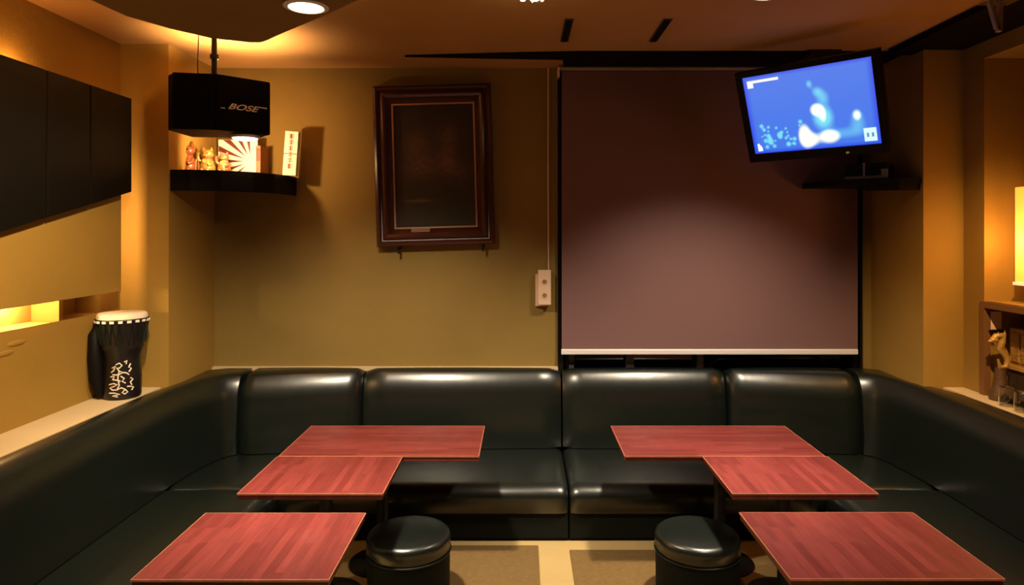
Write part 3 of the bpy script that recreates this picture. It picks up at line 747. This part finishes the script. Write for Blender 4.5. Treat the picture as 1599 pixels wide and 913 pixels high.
def tvpic(u, v):
    def g(cu, cv, su, sv): return math.exp(-((u-cu)/su)**2-((v-cv)/sv)**2)
    r, gg, bb = .055, .19, .84
    e = min(u, 1-u)/.05; f = min(v, 1-v)/.05; k = min(1, .35+.65*min(e, f)); r *= k; gg *= k*1.0
    r += .05*v; gg += .03*v
    cy_ = 1.3*g(.60, .38, .07, .13)+.7*g(.53, .80, .025, .05)+.6*g(.62, .62, .05, .09)+.55*g(.85, .30, .06, .15)+.5*g(.72, .16, .16, .08)+.6*g(.58, .70, .04, .06)
    wh = 1.6*g(.44, .18, .045, .13)+1.3*g(.48, .12, .06, .08)+1.7*g(.56, .48, .045, .07)+.9*g(.60, .40, .03, .09)+1.5*g(.63, .14, .075, .08)+1.0*g(.85, .36, .035, .07)
    for a, b_, c in sparks: cy_ += 1.0*g(a, b_, c, c*1.5)
    cy_ = max(0, min(cy_*1.7-.35, 1.1)); wh = max(0, min(wh*2.2-.75, 1.2))
    r += .12*cy_+.8*wh; gg += .50*cy_+.75*wh; bb += .1*cy_+.1*wh
    if .035 < u < .30 and .915 < v < .945 or .03 < u < .085 and .85 < v < .945: r, gg, bb = 1, 1, 1
    if .03 < u < .075 and .03 < v < .13 and (u-.03)/.045+(v-.03)/.1 < 1.4: r, gg, bb = 1, 1, 1
    if .88 < u < .975 and .04 < v < .20:
        r, gg, bb = .75, 1, 1
        if .09 < v < .14 and (.90 < u < .918 or .935 < u < .953): r, gg, bb = .05, .3, .6
    return (min(r, 1), min(gg, 1), min(bb, 1))
def place_tv(x, z): return Rm @ Vector((x*S, -.004*S, z*S)) + V(*tc_)
grid('screen', -HW, HW, -HH, HH, 200, 120, tvpic, vcol_mat('screen_glow', emit=1.0, rough=.3), tv, place_tv)
tvb = tvbox(HW-.16, HW-.145, -.0135, -.012, -HH-.035, -HH-.025)
obj('indicator', tvb, M_chrome, tv)

# right corner shelf with a small amplifier
rz = .265
rs = thing('corner_shelf', 'black corner shelf below the television', 'shelf', V(1.8, 3.7, rz-.03))
rcv = [(1.997, 3.36), (1.90, 3.38), (1.76, 3.44), (1.66, 3.54), (1.60, 3.68), (1.58, 3.787), (1.997, 3.787)]
obj('shelf_board', B().prism(rcv, rz-.03, rz), M_blackwood, rs)
obj('lip', B().prism([(1.995, 3.37), (1.90, 3.385), (1.77, 3.445), (1.77, 3.47), (1.995, 3.40)], rz-.06, rz-.03), M_blackwood, rs)
am = thing('amplifier', 'small black amplifier with pale edges on the shelf below the television', 'amplifier', V(1.85, 3.55, rz))
rr = Matrix.Rotation(math.radians(-38), 3, 'Z')
obj('case', B().box(1.73, 1.93, 3.46, 3.62, rz, rz+.085, .004, rot=rr), M_black, am)
ab = B().box(1.73, 1.93, 3.452, 3.46, rz+.004, rz+.018).box(1.90, 1.93, 3.452, 3.46, rz+.018, rz+.05).box(1.815, 1.825, 3.452, 3.46, rz+.018, rz+.085)
bmesh.ops.rotate(ab.bm, verts=ab.bm.verts, cent=V(1.83, 3.54, rz+.04), matrix=rr)
obj('front_trim', ab, mat('dull_grey_metal', (.20, .18, .15), .4, .5), am)

# bracket hanging from the ceiling at the upper right
hb = thing('ceiling_bracket', 'pale metal bracket hanging from the dark ceiling strip at the upper right', 'bracket', V(1.86, 2.62, .78))
obj('plate', B().box(1.80, 1.92, 2.58, 2.66, ZC-.04, ZC-.03), M_chrome, hb)
M_br = mat('worn_grey_metal', (.35, .28, .24), .45, .3)
obj('strut', B().slab([(1.815, 2.61, ZC-.04), (1.830, 2.61, ZC-.04), (1.860, 2.61, .785), (1.845, 2.61, .785)], (0, .02, 0)), M_br, hb)
obj('strut', B().slab([(1.855, 2.61, ZC-.04), (1.870, 2.61, ZC-.04), (1.866, 2.61, .775), (1.850, 2.61, .775)], (0, .02, 0)), M_br, hb)

# ------------------------------------------------------------------ drum
dz = -.78; dx, dy = -1.878, 3.16
dr = thing('djembe_drum', 'black djembe drum with white painted scrawl on the left ledge', 'drum', V(dx, dy, dz))
prof = [(.074, dz), (.080, dz+.012), (.081, dz+.10), (.076, dz+.17), (.078, dz+.20), (.086, dz+.225), (.092, dz+.24), (.090, dz+.25), (.100, dz+.30), (.106, dz+.36), (.107, dz+.372)]
obj('shell', B().lathe(dx, dy, prof, 56), mat('black_lacquer', (.008, .007, .007), .35), dr, smooth=50)
obj('drum_head', B().lathe(dx, dy, [(.1065, dz+.372), (.104, dz+.390), (.098, dz+.396), (0, dz+.397)], 56), mat('pale_goatskin', (.78, .62, .48), .6, var=.15), dr, smooth=50)
obj('hoop', B().tube([(dx+math.cos(a)*.109, dy+math.sin(a)*.109, dz+.368) for a in [2*PI*i/56 for i in range(57)]], .0045, 8, False), M_blackm, dr, smooth=True)
tb = B()
for k in range(20):
    a = 2*PI*(k+.5)/20
    c = V(dx+math.cos(a)*.112, dy+math.sin(a)*.112, dz+.362)
    t_ = bmesh.new(); bmesh.ops.create_cube(t_, size=1)
    for v in t_.verts: v.co = Matrix.Rotation(a, 3, 'Z') @ Vector((v.co.x*.006, v.co.y*.022, v.co.z*.014)) + c
    tb = B(); tb.merge(t_); obj('head_tab', tb, M_white, dr)
rp = B(); pts = []
for k in range(48):
    a = 2*PI*k/48; up_ = k % 2
    pts.append((dx+math.cos(a)*(.108 if up_ else .098), dy+math.sin(a)*(.108 if up_ else .098), dz+(.352 if up_ else .255)))
pts.append(pts[0]); rp.tube(pts, .0028, 6, False)
obj('rope', rp, M_seam, dr)
obj('strap', B().tube([(dx-.092, dy-.035, dz+.345), (dx-.092, dy-.06, dz+.30), (dx-.088, dy-.065, dz+.20), (dx-.080, dy-.065, dz+.09), (dx-.070, dy-.05, dz+.015)], [.012, .026, .030, .028, .014], 14), M_black, dr, smooth=True)
sc_ = B(); random.seed(5)
def onshell(a, z):                                  # a in degrees, 0 = towards camera
    import bisect
    for (r0, z0), (r1, z1) in zip(prof, prof[1:]):
        if z0 <= z <= z1: r = r0+(r1-r0)*(z-z0)/(z1-z0+1e-9); break
    t_ = math.radians(a)-PI/2+math.atan2(0, 1)
    return (dx+math.cos(t_)*(r+.001), dy+math.sin(t_)*(r+.001), z)
strokes = [[(8, .150), (18, .160), (14, .140), (6, .130)], [(44, .175), (52, .180), (50, .165)], [(34, .112), (44, .100), (38, .088), (48, .078)], [(4, .110), (16, .112), (12, .100)],
 [(20, .165), (30, .172), (38, .160), (30, .148), (22, .152), (30, .135), (40, .128), (28, .118), (10, .120)],
 [(30, .135), (26, .105), (30, .070), (24, .052)], [(10, .098), (22, .095), (34, .088)], [(40, .128), (50, .125), (58, .115)],
 [(0, .075), (14, .080), (24, .074), (14, .066), (2, .060), (10, .050), (26, .050)], [(24, .052), (36, .058), (46, .050), (54, .036), (46, .028), (38, .036), (46, .048)],
 [(0, .036), (16, .036), (32, .030), (10, .022), (26, .018)], [(64, .165), (58, .150), (66, .142), (58, .128)], [(62, .100), (70, .092), (62, .080), (66, .066)], [(52, .062), (62, .060), (72, .055), (66, .042)]]
for st in strokes: sc_.tube([onshell(a-8, dz+z) for a, z in st], .0032, 6)
obj('painted_scrawl', sc_, mat('white_paint_marks', (.72, .62, .55), .6), dr)
# chips in the plaster
for yy, zz, lb in ((2.66, -.445, 'upper'), (2.60, -.475, 'lower')):
    tag(obj('plaster_patch', B().ball((XL+.0, yy, zz), .05, (.10, 1, .22), 16), M_side), 'rough %s plaster patch on the left wall below the lit slot' % lb, 'plaster patch')

# ------------------------------------------------------------------ right wall lamp, niche things, glasses
wl = thing('wall_lamp', 'amber glowing boxed lamp in the tall recess of the right wall', 'lamp', V(2.33, 2.85, -.245))
M_amb = mat('amber_shade', (.9, .5, .2), .6, emit=(1, .34, .03), es=1.3)
obj('shade', B().box(2.275, 2.345, 2.45, 3.105, -.235, .20, .004), M_amb, wl)
obj('backplate', B().box(2.345, 2.42, 2.50, 3.05, -.20, .16), M_dark, wl)
obj('lower_rim', B().box(2.270, 2.35, 2.44, 3.11, -.250, -.236), mat('pale_rim', (.8, .6, .4), .6, emit=(1, .6, .35), es=.8), wl)
point('lamp_glow', V(2.20, 3.06, -.05), 4.2, AMBER, .05)
# niche interior: objects stand on the ledge
zl = -.78
def nx(px, y): return (px-815)/1050*y
gf = thing('dragon_ornament', 'gilt carved dragon ornament curling upright in the right wall niche', 'ornament', V(2.28, 3.13, zl))
ax_ = nx(1560, 3.10); 
cur = [(nx(1555, 3.1), 3.10, (360-545)/1050*3.1), (nx(1546, 3.1), 3.10, (360-533)/1050*3.1), (nx(1553, 3.1), 3.09, (360-524)/1050*3.1), (nx(1563, 3.1), 3.09, (360-522)/1050*3.1), (nx(1562, 3.1), 3.09, (360-535)/1050*3.1), (nx(1557, 3.1), 3.09, (360-543)/1050*3.1), (nx(1566, 3.1), 3.09, (360-552)/1050*3.1), (nx(1571, 3.1), 3.09, (360-562)/1050*3.1), (nx(1568, 3.1), 3.09, (360-572)/1050*3.1), (nx(1559, 3.1), 3.09, (360-572)/1050*3.1), (nx(1556, 3.1), 3.09, (360-560)/1050*3.1)]
obj('body', B().tube(cur, [.006, .010, .014, .016, .016, .014, .013, .013, .012, .010, .004], 10), M_gold, gf, smooth=60)
obj('head', B().ball((nx(1551, 3.09), 3.085, (360-530)/1050*3.09), .016, (1.2, .9, .8)).ball((nx(1545, 3.09), 3.08, (360-532)/1050*3.09), .009, (1.4, .8, .7)), M_gold, gf, smooth=60)
cr = B()
for p_ in cur[2:9]: obj('spike', B().lathe(p_[0]+.010, p_[1], [(.007, p_[2]), (0, p_[2]+.022)], 6), M_gold, gf)
obj('base', B().lathe(nx(1562, 3.1), 3.10, [(.045, zl), (.045, zl+.03), (.034, zl+.05), (.026, zl+.10), (.020, (360-574)/1050*3.1)], 20), mat('dark_carved_wood', (.09, .045, .02), .5, bump=.5, bscale=80), gf, smooth=40)
nc = thing('notice_card', 'small pale pink card fixed high in the right wall niche', 'card', V(2.3, 3.19, -.52))
x0, x1 = nx(1545, 3.195), nx(1562, 3.195)
obj('card', B().box(x0, x1, 3.185, 3.198, (360-514)/1050*3.195, (360-486)/1050*3.195, .001), mat('pale_pink_card', (.90, .62, .48), .6), nc)
obj('holder', B().box(x0-.01, x1+.002, 3.17, 3.1995, (360-518)/1050*3.195, (360-514.5)/1050*3.195), M_dark, nc)
gb = thing('gilt_box', 'gilt panelled box standing beside the dragon ornament in the right niche', 'box', V(2.35, 3.06, zl))
gd = 3.13/1050
obj('plinth', B().box(2.295, 2.41, 2.95, 3.175, zl, -217*gd), mat('dark_plinth', (.05, .03, .015), .6), gb)
obj('gilt_shelf', B().box(2.285, 2.415, 2.94, 3.18, -217*gd, -211*gd), mat('gilt_edge', (.60, .36, .10), .4, .1), gb)
obj('gilt_case', B().box(2.30, 2.40, 2.96, 3.17, -211*gd, -153*gd, .003), M_gold, gb)
for k in range(3): obj('carved_panel', B().box(2.292, 2.30, 2.97+k*.066, 3.025+k*.066, -205*gd, -160*gd, .003), mat('gilt_relief', (.50, .29, .08), .4, .2, bump=.8, bscale=90), gb)
def tumbler(x, y, label):
    r = .034
    t = thing('glass_tumbler', label, 'glass', V(x, y, zl), 'upturned glasses on the right ledge')
    b_ = B().lathe(x, y, [(r, zl), (r-.002, zl+.08), (r-.008, zl+.088), (0, zl+.090), (0, zl+.084), (r-.010, zl+.081), (r-.006, zl+.075), (r-.004, zl)], 36, loop=True)
    obj('body', b_, M_glass, t, smooth=40)
    return t
tumbler(2.165, 3.00, 'upturned clear glass tumbler, farther of the two on the right ledge')
tumbler(2.160, 2.90, 'upturned clear glass tumbler, nearer of the two on the right ledge')
